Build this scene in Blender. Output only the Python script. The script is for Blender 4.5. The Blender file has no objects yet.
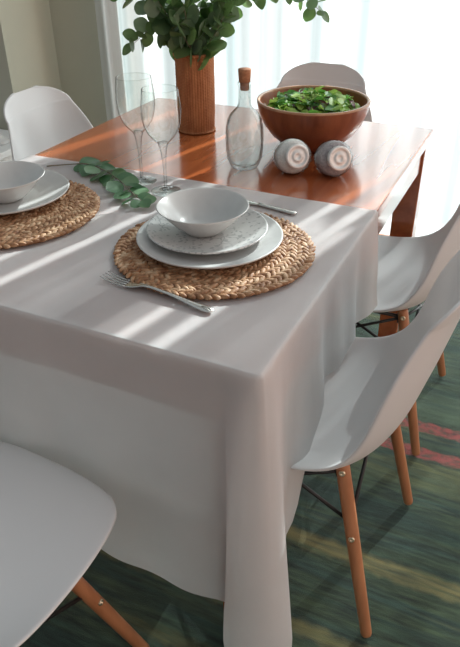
import bpy, bmesh, math, random
from mathutils import Vector, Matrix, noise
PI = math.pi
rnd = random.Random(7)
sc = bpy.context.scene
COL = sc.collection
TOP = 0.75            # table top height; world origin is the floor under the near right table corner
TW, TL = 0.938, 1.313 # table width (towards -x) and length (towards +y)

# ------------------------------------------------------------------ materials
def mat(name):
    m = bpy.data.materials.new(name); m.use_nodes = True
    nt = m.node_tree; nt.nodes.clear()
    out = nt.nodes.new('ShaderNodeOutputMaterial')
    return m, nt, out
def N(nt, t, **kw):
    n = nt.nodes.new(t)
    for k, v in kw.items():
        if k in n.inputs: n.inputs[k].default_value = v
        else: setattr(n, k, v)
    return n
def L(nt, a, ao, b, bi): nt.links.new(a.outputs[ao], b.inputs[bi])
def ramp(nt, stops, interp='LINEAR'):
    r = nt.nodes.new('ShaderNodeValToRGB'); e = r.color_ramp.elements
    r.color_ramp.interpolation = interp
    while len(e) > 1: e.remove(e[-1])
    e[0].position, e[0].color = stops[0][0], (*stops[0][1], 1)
    for p, c in stops[1:]:
        x = e.new(p); x.color = (*c, 1)
    return r
def pbsdf(nt, color=(.8,.8,.8), rough=.5, metal=0., **kw):
    p = nt.nodes.new('ShaderNodeBsdfPrincipled')
    p.inputs['Base Color'].default_value = (*color, 1)
    p.inputs['Roughness'].default_value = rough; p.inputs['Metallic'].default_value = metal
    for k, v in kw.items(): p.inputs[k.replace('_', ' ')].default_value = v
    return p
def noisy(name, c1, c2, scale=(8,8,8), rough=.5, bump=0., metal=0., detail=4, bscale=None, coords='Object', stops=(.3,.7), **kw):
    m, nt, out = mat(name)
    p = pbsdf(nt, c1, rough, metal, **kw)
    tc = N(nt, 'ShaderNodeTexCoord'); mp = N(nt, 'ShaderNodeMapping'); mp.inputs['Scale'].default_value = scale
    L(nt, tc, coords, mp, 'Vector')
    nz = N(nt, 'ShaderNodeTexNoise', Scale=1.0, Detail=detail); L(nt, mp, 'Vector', nz, 'Vector')
    r = ramp(nt, [(stops[0], c1), (stops[1], c2)]); L(nt, nz, 'Fac', r, 'Fac'); L(nt, r, 'Color', p, 'Base Color')
    if bump:
        b = N(nt, 'ShaderNodeBump', Strength=bump, Distance=.002)
        if bscale:
            n2 = N(nt, 'ShaderNodeTexNoise', Scale=bscale, Detail=3); L(nt, tc, coords, n2, 'Vector'); L(nt, n2, 'Fac', b, 'Height')
        else: L(nt, nz, 'Fac', b, 'Height')
        L(nt, b, 'Normal', p, 'Normal')
    L(nt, p, 'BSDF', out, 'Surface')
    return m
def thin_glass(name, tint=(.97,.99,.98), edge=.5, start=.5):
    # single-surface glass: clear face-on, reflective and darker towards the silhouette
    m, nt, out = mat(name)
    tr = N(nt, 'ShaderNodeBsdfTransparent'); tr.inputs['Color'].default_value = (*tint, 1)
    gl = N(nt, 'ShaderNodeBsdfGlossy', Roughness=.02)
    dk = N(nt, 'ShaderNodeBsdfTransparent'); dk.inputs['Color'].default_value = (.26,.28,.28, 1)
    lw = N(nt, 'ShaderNodeLayerWeight', Blend=.5)
    rr = ramp(nt, [(start,(0,0,0)),(.96,(edge,)*3)]); L(nt, lw, 'Facing', rr, 'Fac')
    m0 = N(nt, 'ShaderNodeMixShader'); L(nt, rr, 'Color', m0, 0); L(nt, tr, 'BSDF', m0, 1); L(nt, dk, 'BSDF', m0, 2)
    pw = N(nt, 'ShaderNodeMath', operation='POWER'); pw.inputs[1].default_value = 4.; L(nt, lw, 'Facing', pw, 0)
    mu = N(nt, 'ShaderNodeMath', operation='MULTIPLY_ADD'); mu.inputs[1].default_value = .7; mu.inputs[2].default_value = .075; L(nt, pw, 'Value', mu, 0)
    m1 = N(nt, 'ShaderNodeMixShader'); L(nt, mu, 'Value', m1, 0); L(nt, m0, 'Shader', m1, 1); L(nt, gl, 'BSDF', m1, 2)
    L(nt, m1, 'Shader', out, 'Surface')
    return m

M = {}
def plastic_mat():
    m, nt, out = mat('white_plastic'); p = pbsdf(nt, (.78,.79,.80), .33)
    tc = N(nt, 'ShaderNodeTexCoord'); nz = N(nt, 'ShaderNodeTexNoise', Scale=3., Detail=3); L(nt, tc, 'Object', nz, 'Vector')
    r = ramp(nt, [(.3,(.80,.805,.81)),(.7,(.77,.775,.78))]); L(nt, nz, 'Fac', r, 'Fac'); L(nt, r, 'Color', p, 'Base Color')
    t = N(nt, 'ShaderNodeBsdfTranslucent'); t.inputs['Color'].default_value = (.85,.78,.74,1)
    mx = N(nt, 'ShaderNodeMixShader'); mx.inputs[0].default_value = .17; L(nt, p, 'BSDF', mx, 1); L(nt, t, 'BSDF', mx, 2); L(nt, mx, 'Shader', out, 'Surface'); return m
M['plastic'] = plastic_mat()
M['beech'] = noisy('beech_wood', (.50,.215,.10), (.36,.14,.06), (40,40,3), .45, .08)
M['black_metal'] = noisy('black_metal', (.012,.012,.014), (.02,.02,.02), (30,30,30), .4)
M['brass'] = noisy('brass_screw', (.85,.76,.58), (.72,.62,.45), (90,90,90), .3, metal=1.)
M['ceramic'] = noisy('grey_white_stoneware', (.60,.60,.585), (.55,.55,.54), (30,30,30), .28, .03, bscale=90)
M['steel'] = noisy('cutlery_steel', (.62,.60,.57), (.52,.50,.47), (60,60,60), .22, metal=1.)
M['lid_metal'] = noisy('brushed_lid_metal', (.86,.86,.84), (.74,.75,.73), (150,150,150), .34, metal=.35)
M['glass'] = thin_glass('clear_glass', edge=.85, start=.55)
M['glass_stem'] = thin_glass('stem_glass', (.95,.96,.96), edge=.75, start=.12)
M['glass_thick'] = thin_glass('bottle_glass', (.96,.975,.97), edge=.9, start=.52)
M['cork'] = noisy('cork', (.48,.22,.11), (.30,.12,.055), (160,160,160), .85, .3)
M['salt'] = noisy('white_salt', (.88,.87,.84), (.66,.64,.62), (200,200,200), .9, .3)
M['pepper'] = noisy('grey_pepper', (.56,.50,.51), (.30,.26,.27), (220,220,220), .9, .3)
M['bowl_wood'] = noisy('bowl_wood', (.33,.105,.045), (.17,.045,.02), (40,40,5), .28, .05, stops=(.25,.75))
M['bowl_rim'] = noisy('bowl_rim_wood', (.52,.29,.16), (.38,.18,.09), (26,26,26), .35)
M['wicker'] = noisy('wicker', (.54,.23,.09), (.35,.12,.042), (60,60,22), .7, .2)
M['paint'] = noisy('white_paint', (.80,.80,.79), (.76,.76,.75), (9,9,9), .5)
M['orange_wood'] = noisy('orange_wood', (.70,.25,.09), (.55,.17,.06), (12,12,40), .5)
M['stem'] = noisy('twig', (.16,.13,.085), (.26,.21,.14), (60,60,60), .7)
M['stem_green'] = noisy('green_twig', (.10,.17,.06), (.17,.20,.09), (60,60,60), .6)

def leaf_mat(name, c1, c2, trans=.3, tcol=(.3,.5,.12), scale=25):
    m, nt, out = mat(name)
    p = pbsdf(nt, c1, .42)
    tc = N(nt, 'ShaderNodeTexCoord'); nz = N(nt, 'ShaderNodeTexNoise', Scale=scale, Detail=3)
    L(nt, tc, 'Object', nz, 'Vector'); r = ramp(nt, [(.33, c1), (.67, c2)]); L(nt, nz, 'Fac', r, 'Fac'); L(nt, r, 'Color', p, 'Base Color')
    t = N(nt, 'ShaderNodeBsdfTranslucent'); t.inputs['Color'].default_value = (*tcol, 1)
    mx = N(nt, 'ShaderNodeMixShader'); mx.inputs[0].default_value = trans
    L(nt, p, 'BSDF', mx, 1); L(nt, t, 'BSDF', mx, 2); L(nt, mx, 'Shader', out, 'Surface')
    return m
M['euc_dark'] = leaf_mat('eucalyptus_dark', (.045,.105,.045), (.115,.19,.085), .3, (.24,.42,.12))
M['euc_pale'] = leaf_mat('eucalyptus_pale', (.13,.21,.135), (.20,.29,.20), .25, (.25,.4,.16))
M['sprig_leaf'] = leaf_mat('sprig_leaf', (.035,.115,.05), (.11,.22,.12), .2, (.2,.45,.12))
M['sprig_pale'] = leaf_mat('sprig_leaf_pale', (.12,.24,.12), (.20,.34,.20), .2, (.25,.45,.15))
M['sal_light'] = leaf_mat('salad_light', (.27,.50,.08), (.50,.68,.20), .3, (.5,.7,.15), 40)
M['sal_dark'] = leaf_mat('salad_dark', (.055,.20,.05), (.15,.35,.08), .3, (.2,.5,.08), 40)
M['sal_purple'] = leaf_mat('salad_purple', (.17,.06,.09), (.28,.14,.16), .2, (.4,.12,.15), 40)

def rope_mat():
    m, nt, out = mat('braided_water_hyacinth')
    p = pbsdf(nt, (.5,.3,.15), .6)
    tc = N(nt, 'ShaderNodeTexCoord'); nz = N(nt, 'ShaderNodeTexNoise', Scale=60., Detail=4); L(nt, tc, 'Object', nz, 'Vector')
    r = ramp(nt, [(.3,(.19,.078,.032)),(.5,(.37,.19,.09)),(.70,(.64,.45,.29))]); L(nt, nz, 'Fac', r, 'Fac'); L(nt, r, 'Color', p, 'Base Color')
    b = N(nt, 'ShaderNodeBump', Strength=.4, Distance=.002); n2 = N(nt, 'ShaderNodeTexNoise', Scale=240., Detail=2)
    L(nt, tc, 'Object', n2, 'Vector'); L(nt, n2, 'Fac', b, 'Height'); L(nt, b, 'Normal', p, 'Normal')
    L(nt, p, 'BSDF', out, 'Surface'); return m
M['rope'] = rope_mat()

def cloth_mat():
    m, nt, out = mat('white_linen')
    p = pbsdf(nt, (.80,.77,.76), .85)
    tc = N(nt, 'ShaderNodeTexCoord')
    n0 = N(nt, 'ShaderNodeTexNoise', Scale=9., Detail=4); L(nt, tc, 'Object', n0, 'Vector')
    r = ramp(nt, [(.3,(.745,.78,.79)),(.7,(.815,.85,.86))]); L(nt, n0, 'Fac', r, 'Fac'); L(nt, r, 'Color', p, 'Base Color')
    b = N(nt, 'ShaderNodeBump', Strength=.12, Distance=.002); n2 = N(nt, 'ShaderNodeTexNoise', Scale=420., Detail=2)
    L(nt, tc, 'Object', n2, 'Vector'); L(nt, n2, 'Fac', b, 'Height')
    b2 = N(nt, 'ShaderNodeBump', Strength=.35, Distance=.006); n3 = N(nt, 'ShaderNodeTexNoise', Scale=11., Detail=3, Distortion=.6)
    L(nt, tc, 'Object', n3, 'Vector'); L(nt, n3, 'Fac', b2, 'Height'); L(nt, b, 'Normal', b2, 'Normal'); L(nt, b2, 'Normal', p, 'Normal')
    t = N(nt, 'ShaderNodeBsdfTranslucent'); t.inputs['Color'].default_value = (.86,.86,.85,1)
    mx = N(nt, 'ShaderNodeMixShader'); mx.inputs[0].default_value = .5
    L(nt, p, 'BSDF', mx, 1); L(nt, t, 'BSDF', mx, 2); L(nt, mx, 'Shader', out, 'Surface'); return m
M['linen'] = cloth_mat()

def table_mat():
    m, nt, out = mat('mahogany_table_wood')
    p = pbsdf(nt, (.3,.1,.04), .2); p.inputs['Coat Weight'].default_value = 1.; p.inputs['Coat Roughness'].default_value = .12
    tc = N(nt, 'ShaderNodeTexCoord'); mp = N(nt, 'ShaderNodeMapping'); mp.inputs['Scale'].default_value = (26,1.6,26); L(nt, tc, 'Object', mp, 'Vector')
    nz = N(nt, 'ShaderNodeTexNoise', Scale=1., Detail=5, Distortion=.4); L(nt, mp, 'Vector', nz, 'Vector')
    r = ramp(nt, [(.28,(.30,.066,.020)),(.5,(.40,.100,.030)),(.75,(.48,.135,.042))]); L(nt, nz, 'Fac', r, 'Fac'); L(nt, r, 'Color', p, 'Base Color')
    L(nt, p, 'BSDF', out, 'Surface'); return m
M['table'] = table_mat()

def plate_pattern_mat():
    # grey printed sprigs and dabs on pale stoneware
    m, nt, out = mat('patterned_stoneware')
    p = pbsdf(nt, (.6,.6,.58), .28)
    tc = N(nt, 'ShaderNodeTexCoord')
    w = N(nt, 'ShaderNodeTexNoise', Scale=60., Detail=2); L(nt, tc, 'Object', w, 'Vector')
    mixv = N(nt, 'ShaderNodeVectorMath', operation='MULTIPLY_ADD'); mixv.inputs[1].default_value = (.02,.02,.02)
    L(nt, w, 'Color', mixv, 0); L(nt, tc, 'Object', mixv, 2)
    v = N(nt, 'ShaderNodeTexVoronoi', Scale=95.); v.feature = 'F1'; L(nt, mixv, 'Vector', v, 'Vector')
    r1 = ramp(nt, [(.24,(1,1,1)),(.34,(0,0,0))]); L(nt, v, 'Distance', r1, 'Fac')
    v2 = N(nt, 'ShaderNodeTexVoronoi', Scale=60.); v2.feature = 'DISTANCE_TO_EDGE'; L(nt, mixv, 'Vector', v2, 'Vector')
    r2 = ramp(nt, [(.03,(1,1,1)),(.09,(0,0,0))]); L(nt, v2, 'Distance', r2, 'Fac')
    n3 = N(nt, 'ShaderNodeTexNoise', Scale=26., Detail=1); L(nt, tc, 'Object', n3, 'Vector')
    r3 = ramp(nt, [(.56,(0,0,0)),(.62,(1,1,1))]); L(nt, n3, 'Fac', r3, 'Fac')
    mx1 = N(nt, 'ShaderNodeMix', data_type='RGBA', blend_type='MIX'); L(nt, r3, 'Color', mx1, 0); L(nt, r1, 'Color', mx1, 6); L(nt, r2, 'Color', mx1, 7)
    mx = N(nt, 'ShaderNodeMix', data_type='RGBA'); L(nt, mx1, 2, mx, 0)
    mx.inputs[6].default_value = (.60,.60,.585,1); mx.inputs[7].default_value = (.36,.37,.365,1)
    L(nt, mx, 2, p, 'Base Color'); L(nt, p, 'BSDF', out, 'Surface'); return m
M['pattern'] = plate_pattern_mat()

RED = [(.765,.018),(.875,.018)]
def rug_mat():
    m, nt, out = mat('striped_rug_pile')
    p = pbsdf(nt, (.1,.1,.1), .95)
    tc = N(nt, 'ShaderNodeTexCoord')
    sx = N(nt, 'ShaderNodeSeparateXYZ'); L(nt, tc, 'Object', sx, 'Vector')
    # streaks run along x: noise stretched that way
    def streak(sx_, sy_, detail, dist=0.):
        mp = N(nt, 'ShaderNodeMapping'); mp.inputs['Scale'].default_value = (sx_, sy_, 1); L(nt, tc, 'Object', mp, 'Vector')
        n = N(nt, 'ShaderNodeTexNoise', Scale=1., Detail=detail, Distortion=dist); L(nt, mp, 'Vector', n, 'Vector'); return n
    a = streak(.9, 11, 5, .3)
    r = ramp(nt, [(.25,(.007,.018,.018)),(.40,(.014,.034,.027)),(.50,(.035,.054,.028)),(.57,(.018,.040,.034)),(.67,(.085,.090,.035)),(.8,(.045,.065,.045))])
    L(nt, a, 'Fac', r, 'Fac')
    f = streak(11, 75, 5)
    r2 = ramp(nt, [(.32,(.28,.28,.3)),(.68,(1.9,1.9,1.75))]); L(nt, f, 'Fac', r2, 'Fac')
    mul = N(nt, 'ShaderNodeMix', data_type='RGBA', blend_type='MULTIPLY'); mul.inputs[0].default_value = 1.; L(nt, r, 'Color', mul, 6); L(nt, r2, 'Color', mul, 7)
    # jitter y a little so the woven stripes are ragged
    j = streak(30, 40, 2); ja = N(nt, 'ShaderNodeMath', operation='MULTIPLY_ADD'); ja.inputs[1].default_value = .03; L(nt, j, 'Fac', ja, 0); L(nt, sx, 'Y', ja, 2)
    prev = (mul, 2)
    def stripe(y, hw, col, soft, strength, prev, breakup):
        s = N(nt, 'ShaderNodeMath', operation='SUBTRACT'); L(nt, ja, 'Value', s, 0); s.inputs[1].default_value = y+.015
        ab = N(nt, 'ShaderNodeMath', operation='ABSOLUTE'); L(nt, s, 'Value', ab, 0)
        mr = N(nt, 'ShaderNodeMapRange'); mr.inputs['From Min'].default_value = hw; mr.inputs['From Max'].default_value = hw+soft
        mr.inputs['To Min'].default_value = strength; mr.inputs['To Max'].default_value = 0.; L(nt, ab, 'Value', mr, 'Value')
        k = streak(*breakup, 3); kr = ramp(nt, [(.35,(.25,)*3),(.6,(1,1,1))]); L(nt, k, 'Fac', kr, 'Fac')
        mm = N(nt, 'ShaderNodeMath', operation='MULTIPLY'); L(nt, mr, 'Result', mm, 0); L(nt, kr, 'Color', mm, 1)
        mx = N(nt, 'ShaderNodeMix', data_type='RGBA'); L(nt, mm, 'Value', mx, 0); L(nt, prev[0], prev[1], mx, 6); mx.inputs[7].default_value = (*col, 1)
        return (mx, 2)
    for y, hw in RED: prev = stripe(y, hw, (.36,.055,.055), .008, .95, prev, (45, 60))
    prev = stripe(.345, .012, (.24,.20,.075), .02, .9, prev, (6, 60))
    prev = stripe(.12, .006, (.20,.17,.06), .02, .8, prev, (6, 60))
    prev = stripe(-.02, .005, (.16,.15,.05), .02, .7, prev, (6, 60))
    prev = stripe(.66, .02, (.15,.16,.06), .03, .6, prev, (4, 40))
    prev = stripe(.98, .04, (.10,.15,.09), .05, .7, prev, (4, 40))
    L(nt, prev[0], prev[1], p, 'Base Color')
    n9 = N(nt, 'ShaderNodeTexNoise', Scale=700., Detail=2); L(nt, tc, 'Object', n9, 'Vector')
    b = N(nt, 'ShaderNodeBump', Strength=.6, Distance=.003); L(nt, n9, 'Fac', b, 'Height'); L(nt, b, 'Normal', p, 'Normal')
    p.inputs['Sheen Weight'].default_value = .55; p.inputs['Sheen Roughness'].default_value = .45; p.inputs['Sheen Tint'].default_value = (.75,1,.9,1)
    L(nt, p, 'BSDF', out, 'Surface'); return m
M['rug'] = rug_mat()

def curtain_mat():
    # sheer voile of uneven density, with clear slits added to cast sun streaks
    m, nt, out = mat('sheer_voile')
    tc = N(nt, 'ShaderNodeTexCoord'); sx = N(nt, 'ShaderNodeSeparateXYZ'); L(nt, tc, 'Object', sx, 'Vector')
    mp = N(nt, 'ShaderNodeMapping'); mp.inputs['Scale'].default_value = (16,.0,.35); L(nt, tc, 'Object', mp, 'Vector')
    nz = N(nt, 'ShaderNodeTexNoise', Scale=1., Detail=4); L(nt, mp, 'Vector', nz, 'Vector')
    r = ramp(nt, [(.38,(.09,)*3),(.62,(.25,)*3)]); L(nt, nz, 'Fac', r, 'Fac')
    prev = None
    def zopen(z0):
        zr = N(nt, 'ShaderNodeMapRange'); zr.inputs['From Min'].default_value = z0; zr.inputs['From Max'].default_value = z0+.08; L(nt, sx, 'Z', zr, 'Value'); return zr
    zlo, zhi = zopen(1.06), zopen(1.44)
    for x0, hw in CUR_SLITS:
        s = N(nt, 'ShaderNodeMath', operation='SUBTRACT'); L(nt, sx, 'X', s, 0); s.inputs[1].default_value = x0
        ab = N(nt, 'ShaderNodeMath', operation='ABSOLUTE'); L(nt, s, 'Value', ab, 0)
        mr = N(nt, 'ShaderNodeMapRange'); mr.inputs['From Min'].default_value = hw*.6; mr.inputs['From Max'].default_value = hw*1.4
        mr.inputs['To Min'].default_value = 1.; mr.inputs['To Max'].default_value = 0.; L(nt, ab, 'Value', mr, 'Value')
        q = N(nt, 'ShaderNodeMath', operation='MULTIPLY'); L(nt, mr, 'Result', q, 0); L(nt, zhi if x0 > .1 else zlo, 'Result', q, 1); mr = q
        if prev is None: prev = (mr, 'Value')
        else:
            mx = N(nt, 'ShaderNodeMath', operation='MAXIMUM'); L(nt, prev[0], prev[1], mx, 0); L(nt, mr, 'Value', mx, 1); prev = (mx, 'Value')
    # slits start above the view, high enough to keep sun off the rug
    # one wider clear patch added high up to put sun on the placemat
    s_ = N(nt, 'ShaderNodeMath', operation='SUBTRACT'); L(nt, sx, 'X', s_, 0); s_.inputs[1].default_value = .270
    ab_ = N(nt, 'ShaderNodeMath', operation='ABSOLUTE'); L(nt, s_, 'Value', ab_, 0)
    c1_ = N(nt, 'ShaderNodeMapRange'); c1_.inputs['From Min'].default_value = .044; c1_.inputs['From Max'].default_value = .056; c1_.inputs['To Min'].default_value = .8; c1_.inputs['To Max'].default_value = 0.; L(nt, ab_, 'Value', c1_, 'Value')
    z_ = N(nt, 'ShaderNodeMath', operation='SUBTRACT'); L(nt, sx, 'Z', z_, 0); z_.inputs[1].default_value = 1.83
    zb_ = N(nt, 'ShaderNodeMath', operation='ABSOLUTE'); L(nt, z_, 'Value', zb_, 0)
    c2_ = N(nt, 'ShaderNodeMapRange'); c2_.inputs['From Min'].default_value = .08; c2_.inputs['From Max'].default_value = .13; c2_.inputs['To Min'].default_value = 1.; c2_.inputs['To Max'].default_value = 0.; L(nt, zb_, 'Value', c2_, 'Value')
    c3_ = N(nt, 'ShaderNodeMath', operation='MULTIPLY'); L(nt, c1_, 'Result', c3_, 0); L(nt, c2_, 'Result', c3_, 1)
    c4_ = N(nt, 'ShaderNodeMath', operation='MAXIMUM'); L(nt, c3_, 'Value', c4_, 0); L(nt, prev[0], prev[1], c4_, 1); prev = (c4_, 'Value')
    fac = N(nt, 'ShaderNodeMath', operation='MAXIMUM'); L(nt, r, 'Color', fac, 0); L(nt, prev[0], prev[1], fac, 1)
    d = pbsdf(nt, (.83,.84,.85), .9)
    t = N(nt, 'ShaderNodeBsdfTranslucent')
    mp2 = N(nt, 'ShaderNodeMapping'); mp2.inputs['Scale'].default_value = (13,0,.15); L(nt, tc, 'Object', mp2, 'Vector')
    n2 = N(nt, 'ShaderNodeTexNoise', Scale=1., Detail=3); L(nt, mp2, 'Vector', n2, 'Vector')
    r2 = ramp(nt, [(.36,(.40,.47,.48)),(.64,(.84,.86,.86))]); L(nt, n2, 'Fac', r2, 'Fac'); L(nt, r2, 'Color', t, 'Color')  # fold shade painted as vertical streaks in the translucent colour
    a = N(nt, 'ShaderNodeMixShader'); a.inputs[0].default_value = .6; L(nt, d, 'BSDF', a, 1); L(nt, t, 'BSDF', a, 2)
    tr = N(nt, 'ShaderNodeBsdfTransparent')
    mx = N(nt, 'ShaderNodeMixShader'); L(nt, fac, 'Value', mx, 0); L(nt, a, 'Shader', mx, 1); L(nt, tr, 'BSDF', mx, 2)
    L(nt, mx, 'Shader', out, 'Surface'); return m
CUR_SLITS = [(.222,.015),(.280,.014),(-.09,.012),(-.17,.014),(-.60,.03),(-.30,.008),(.52,.02)]
M['voile'] = curtain_mat()
M['wall'] = noisy('olive_grey_wall_paint', (.54,.55,.455), (.51,.525,.435), (4,4,4), .9, .05, bscale=120)
M['floor'] = noisy('oak_floorboards', (.36,.19,.09), (.25,.12,.055), (3,40,3), .4, .05)

def pane_mat():
    m, nt, out = mat('window_glass')
    tr = N(nt, 'ShaderNodeBsdfTransparent'); tr.inputs['Color'].default_value = (.97,.985,.98,1)
    gl = N(nt, 'ShaderNodeBsdfGlossy', Roughness=.02)
    mx = N(nt, 'ShaderNodeMixShader'); mx.inputs[0].default_value = .05
    L(nt, tr, 'BSDF', mx, 1); L(nt, gl, 'BSDF', mx, 2); L(nt, mx, 'Shader', out, 'Surface'); return m
M['pane'] = pane_mat()

# ------------------------------------------------------------------ object helpers
def obj(name, bm, m, parent=None, smooth=True, loc=None, mods=()):
    me = bpy.data.meshes.new(name); bm.normal_update(); bm.to_mesh(me); bm.free()
    o = bpy.data.objects.new(name, me); COL.objects.link(o)
    for x in (m if isinstance(m, (list, tuple)) else [m]): me.materials.append(x)
    if smooth:
        me.polygons.foreach_set('use_smooth', [True]*len(me.polygons))
    if parent: o.parent = parent
    if loc: o.location = loc
    return o
def thing(name, label, cat, loc=(0,0,0), rz=0, group=None):
    o = bpy.data.objects.new(name, None); COL.objects.link(o); o.empty_display_size = .05
    o.location = loc; o.rotation_euler = (0,0,rz)
    return tag(o, label, cat, group)
def tag(o, label, cat, group=None, kind=None):
    o['label'] = label; o['category'] = cat
    if group: o['group'] = group
    if kind: o['kind'] = kind
    return o
def copy_tree(o, parent=None):
    c = o.copy(); COL.objects.link(c); c.parent = parent
    for ch in list(o.children): copy_tree(ch, c)
    return c
def structure(o): o['kind'] = 'structure'; return o
def solidify(o, t, off=-1):
    s = o.modifiers.new('Solidify', 'SOLIDIFY'); s.thickness = t; s.offset = off; return o
def subsurf(o, n=1):
    s = o.modifiers.new('Subdivision', 'SUBSURF'); s.levels = n; s.render_levels = n; return o
def bevel(o, w, n=2):
    s = o.modifiers.new('Bevel', 'BEVEL'); s.width = w; s.segments = n; s.limit_method = 'ANGLE'; return o

def add_box(bm, lo, hi):
    vs = [bm.verts.new((x,y,z)) for z in (lo[2],hi[2]) for y in (lo[1],hi[1]) for x in (lo[0],hi[0])]
    for f in ((0,2,3,1),(4,5,7,6),(0,1,5,4),(2,6,7,3),(0,4,6,2),(1,3,7,5)): bm.faces.new([vs[i] for i in f])
def add_lathe(bm, prof, n=48, M_=None, cap0=False, cap1=False):
    rings = []
    for r, z in prof:
        if r < 1e-5: rings.append([bm.verts.new((0,0,z))])
        else: rings.append([bm.verts.new((r*math.cos(2*PI*i/n), r*math.sin(2*PI*i/n), z)) for i in range(n)])
    for a, b in zip(rings, rings[1:]):
        for i in range(n):
            j = (i+1) % n
            if len(a) == 1 and len(b) == 1: continue
            if len(a) == 1: bm.faces.new((a[0], b[j], b[i]))
            elif len(b) == 1: bm.faces.new((a[i], a[j], b[0]))
            else: bm.faces.new((a[i], a[j], b[j], b[i]))
    if cap0 and len(rings[0]) > 1: bm.faces.new(rings[0][::-1])
    if cap1 and len(rings[-1]) > 1: bm.faces.new(rings[-1])
    vs = [v for r in rings for v in r]
    if M_ is not None: bmesh.ops.transform(bm, matrix=M_, verts=vs)
    return vs
def catmull(pts, n):
    pts = [Vector(p) for p in pts]; P = [pts[0]*2-pts[1]] + pts + [pts[-1]*2-pts[-2]]
    out = []
    for i in range(1, len(P)-2):
        for k in range(n):
            t = k/n; a,b,c,d = P[i-1],P[i],P[i+1],P[i+2]
            out.append(.5*((2*b)+(c-a)*t+(2*a-5*b+4*c-d)*t*t+(3*b-a-3*c+d)*t**3))
    out.append(pts[-1]); return out
def add_tube(bm, pts, rad, n=10, cap=True, flat=1.0):
    pts = [Vector(p) for p in pts]; k = len(pts)
    R = rad if isinstance(rad, (list, tuple)) else [rad]*k
    prev = None; up = Vector((0,0,1))
    t0 = (pts[1]-pts[0]).normalized()
    if abs(t0.dot(up)) > .95: up = Vector((0,1,0))
    u = t0.cross(up).normalized()
    for i in range(k):
        t = (pts[min(i+1,k-1)]-pts[max(i-1,0)]).normalized()
        u = (u - t*u.dot(t)).normalized(); w = t.cross(u)
        ring = [bm.verts.new(pts[i] + (u*math.cos(2*PI*j/n) + w*math.sin(2*PI*j/n)*flat)*R[i]) for j in range(n)]
        if prev:
            for j in range(n):
                q = (j+1) % n; bm.faces.new((prev[j], prev[q], ring[q], ring[j]))
        elif cap: bm.faces.new(ring[::-1])
        prev = ring
    if cap: bm.faces.new(prev)
def interp(tab, u):
    if u <= tab[0][0]: return tab[0][1]
    for (a, x), (b, y) in zip(tab, tab[1:]):
        if u <= b:
            t = (u-a)/(b-a); return x+(y-x)*t
    return tab[-1][1]
def sstep(a, b, x):
    t = max(0., min(1., (x-a)/(b-a))); return t*t*(3-2*t)

# ------------------------------------------------------------------ camera (solved from the photograph)
cd = bpy.data.cameras.new('camera'); cam = bpy.data.objects.new('camera', cd); COL.objects.link(cam); sc.camera = cam
cd.sensor_fit = 'AUTO'; cd.sensor_width = 36; cd.lens = 666.42/647*36; cd.clip_start = .02
Fv = Vector((-0.36278642, 0.75899403, -0.54066077)); Rv = Vector((0.90506066, 0.42515388, -0.01045843)); Uv = Vector((-0.22192614, 0.49312497, 0.84117569))
cam.matrix_world = Matrix(((Rv.x,Uv.x,-Fv.x,.29237),(Rv.y,Uv.y,-Fv.y,-.70735),(Rv.z,Uv.z,-Fv.z,1.33188),(0,0,0,1)))

# ------------------------------------------------------------------ setting
bm = bmesh.new(); add_box(bm, (-4.2,-2.6,-.06), (2.6,2.3,0)); structure(obj('floor', bm, M['floor'], smooth=False))
WY = 2.1; CX = -1.987
def wall(name, boxes, m=None):
    bm = bmesh.new()
    for lo, hi in boxes: add_box(bm, lo, hi)
    return structure(obj(name, bm, m or M['wall'], smooth=False))
wall('wall_window', [((CX,WY,0),(-1.56,WY+.2,3.0)), ((-1.56,WY,2.4),(1.9,WY+.2,3.0)), ((1.9,WY,0),(2.6,WY+.2,3.0))])
wall('wall_left', [((CX-.2,1.75,0),(CX,WY+.2,3.0))])
wall('wall_return', [((-4.2,1.75,0),(CX-.2,1.95,3.0))])
bm = bmesh.new()
for x0, x1 in ((-1.56,-1.50),(.14,.20),(1.84,1.9)): add_box(bm, (x0,WY+.06,0.02),(x1,WY+.13,2.4))
for z0, z1 in ((0,.06),(2.34,2.4)): add_box(bm, (-1.56,WY+.06,z0),(1.9,WY+.13,z1))
wf = structure(obj('window_1', bm, M['paint'], smooth=False))
bm = bmesh.new(); add_box(bm, (-1.5,WY+.09,.06),(.14,WY+.098,2.34)); add_box(bm, (.2,WY+.09,.06),(1.84,WY+.098,2.34))
obj('pane', bm, M['pane'], wf, smooth=False)
bm = bmesh.new(); add_box(bm, (CX,1.99+.095,0),(-1.6,WY,.08)); structure(obj('baseboard_window', bm, M['paint'], smooth=False))

# sheer curtain: pleated sheet hanging from a rail
bm = bmesh.new(); x0, x1 = -1.66, 1.75; nx, nz = 520, 10; prev = None
for i in range(nx+1):
    x = x0+(x1-x0)*i/nx
    ph = x*34 + 2.5*noise.noise((x*2.1,3.3,0))
    y = 2.0 + .022*math.sin(ph) + .012*math.sin(ph*2.3+1) + .02*noise.noise((x*1.7,0,5))
    col = [bm.verts.new((x + .006*math.cos(ph)*k/nz, y*1.0 + .012*math.sin(ph*.5+1)*(1-k/nz), .015+2.4*k/nz)) for k in range(nz+1)]
    if prev:
        for k in range(nz): bm.faces.new((prev[k], col[k], col[k+1], prev[k+1]))
    prev = col
cur = thing('sheer_curtain', 'pleated sheer white curtain glowing in front of the window', 'curtain', (0,0,0))
obj('curtain_panel', bm, M['voile'], cur)
bm = bmesh.new(); add_tube(bm, [(-1.72,2.0,2.44),(1.8,2.0,2.44)], .014, 12); obj('curtain_rod', bm, M['black_metal'], cur)

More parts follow.
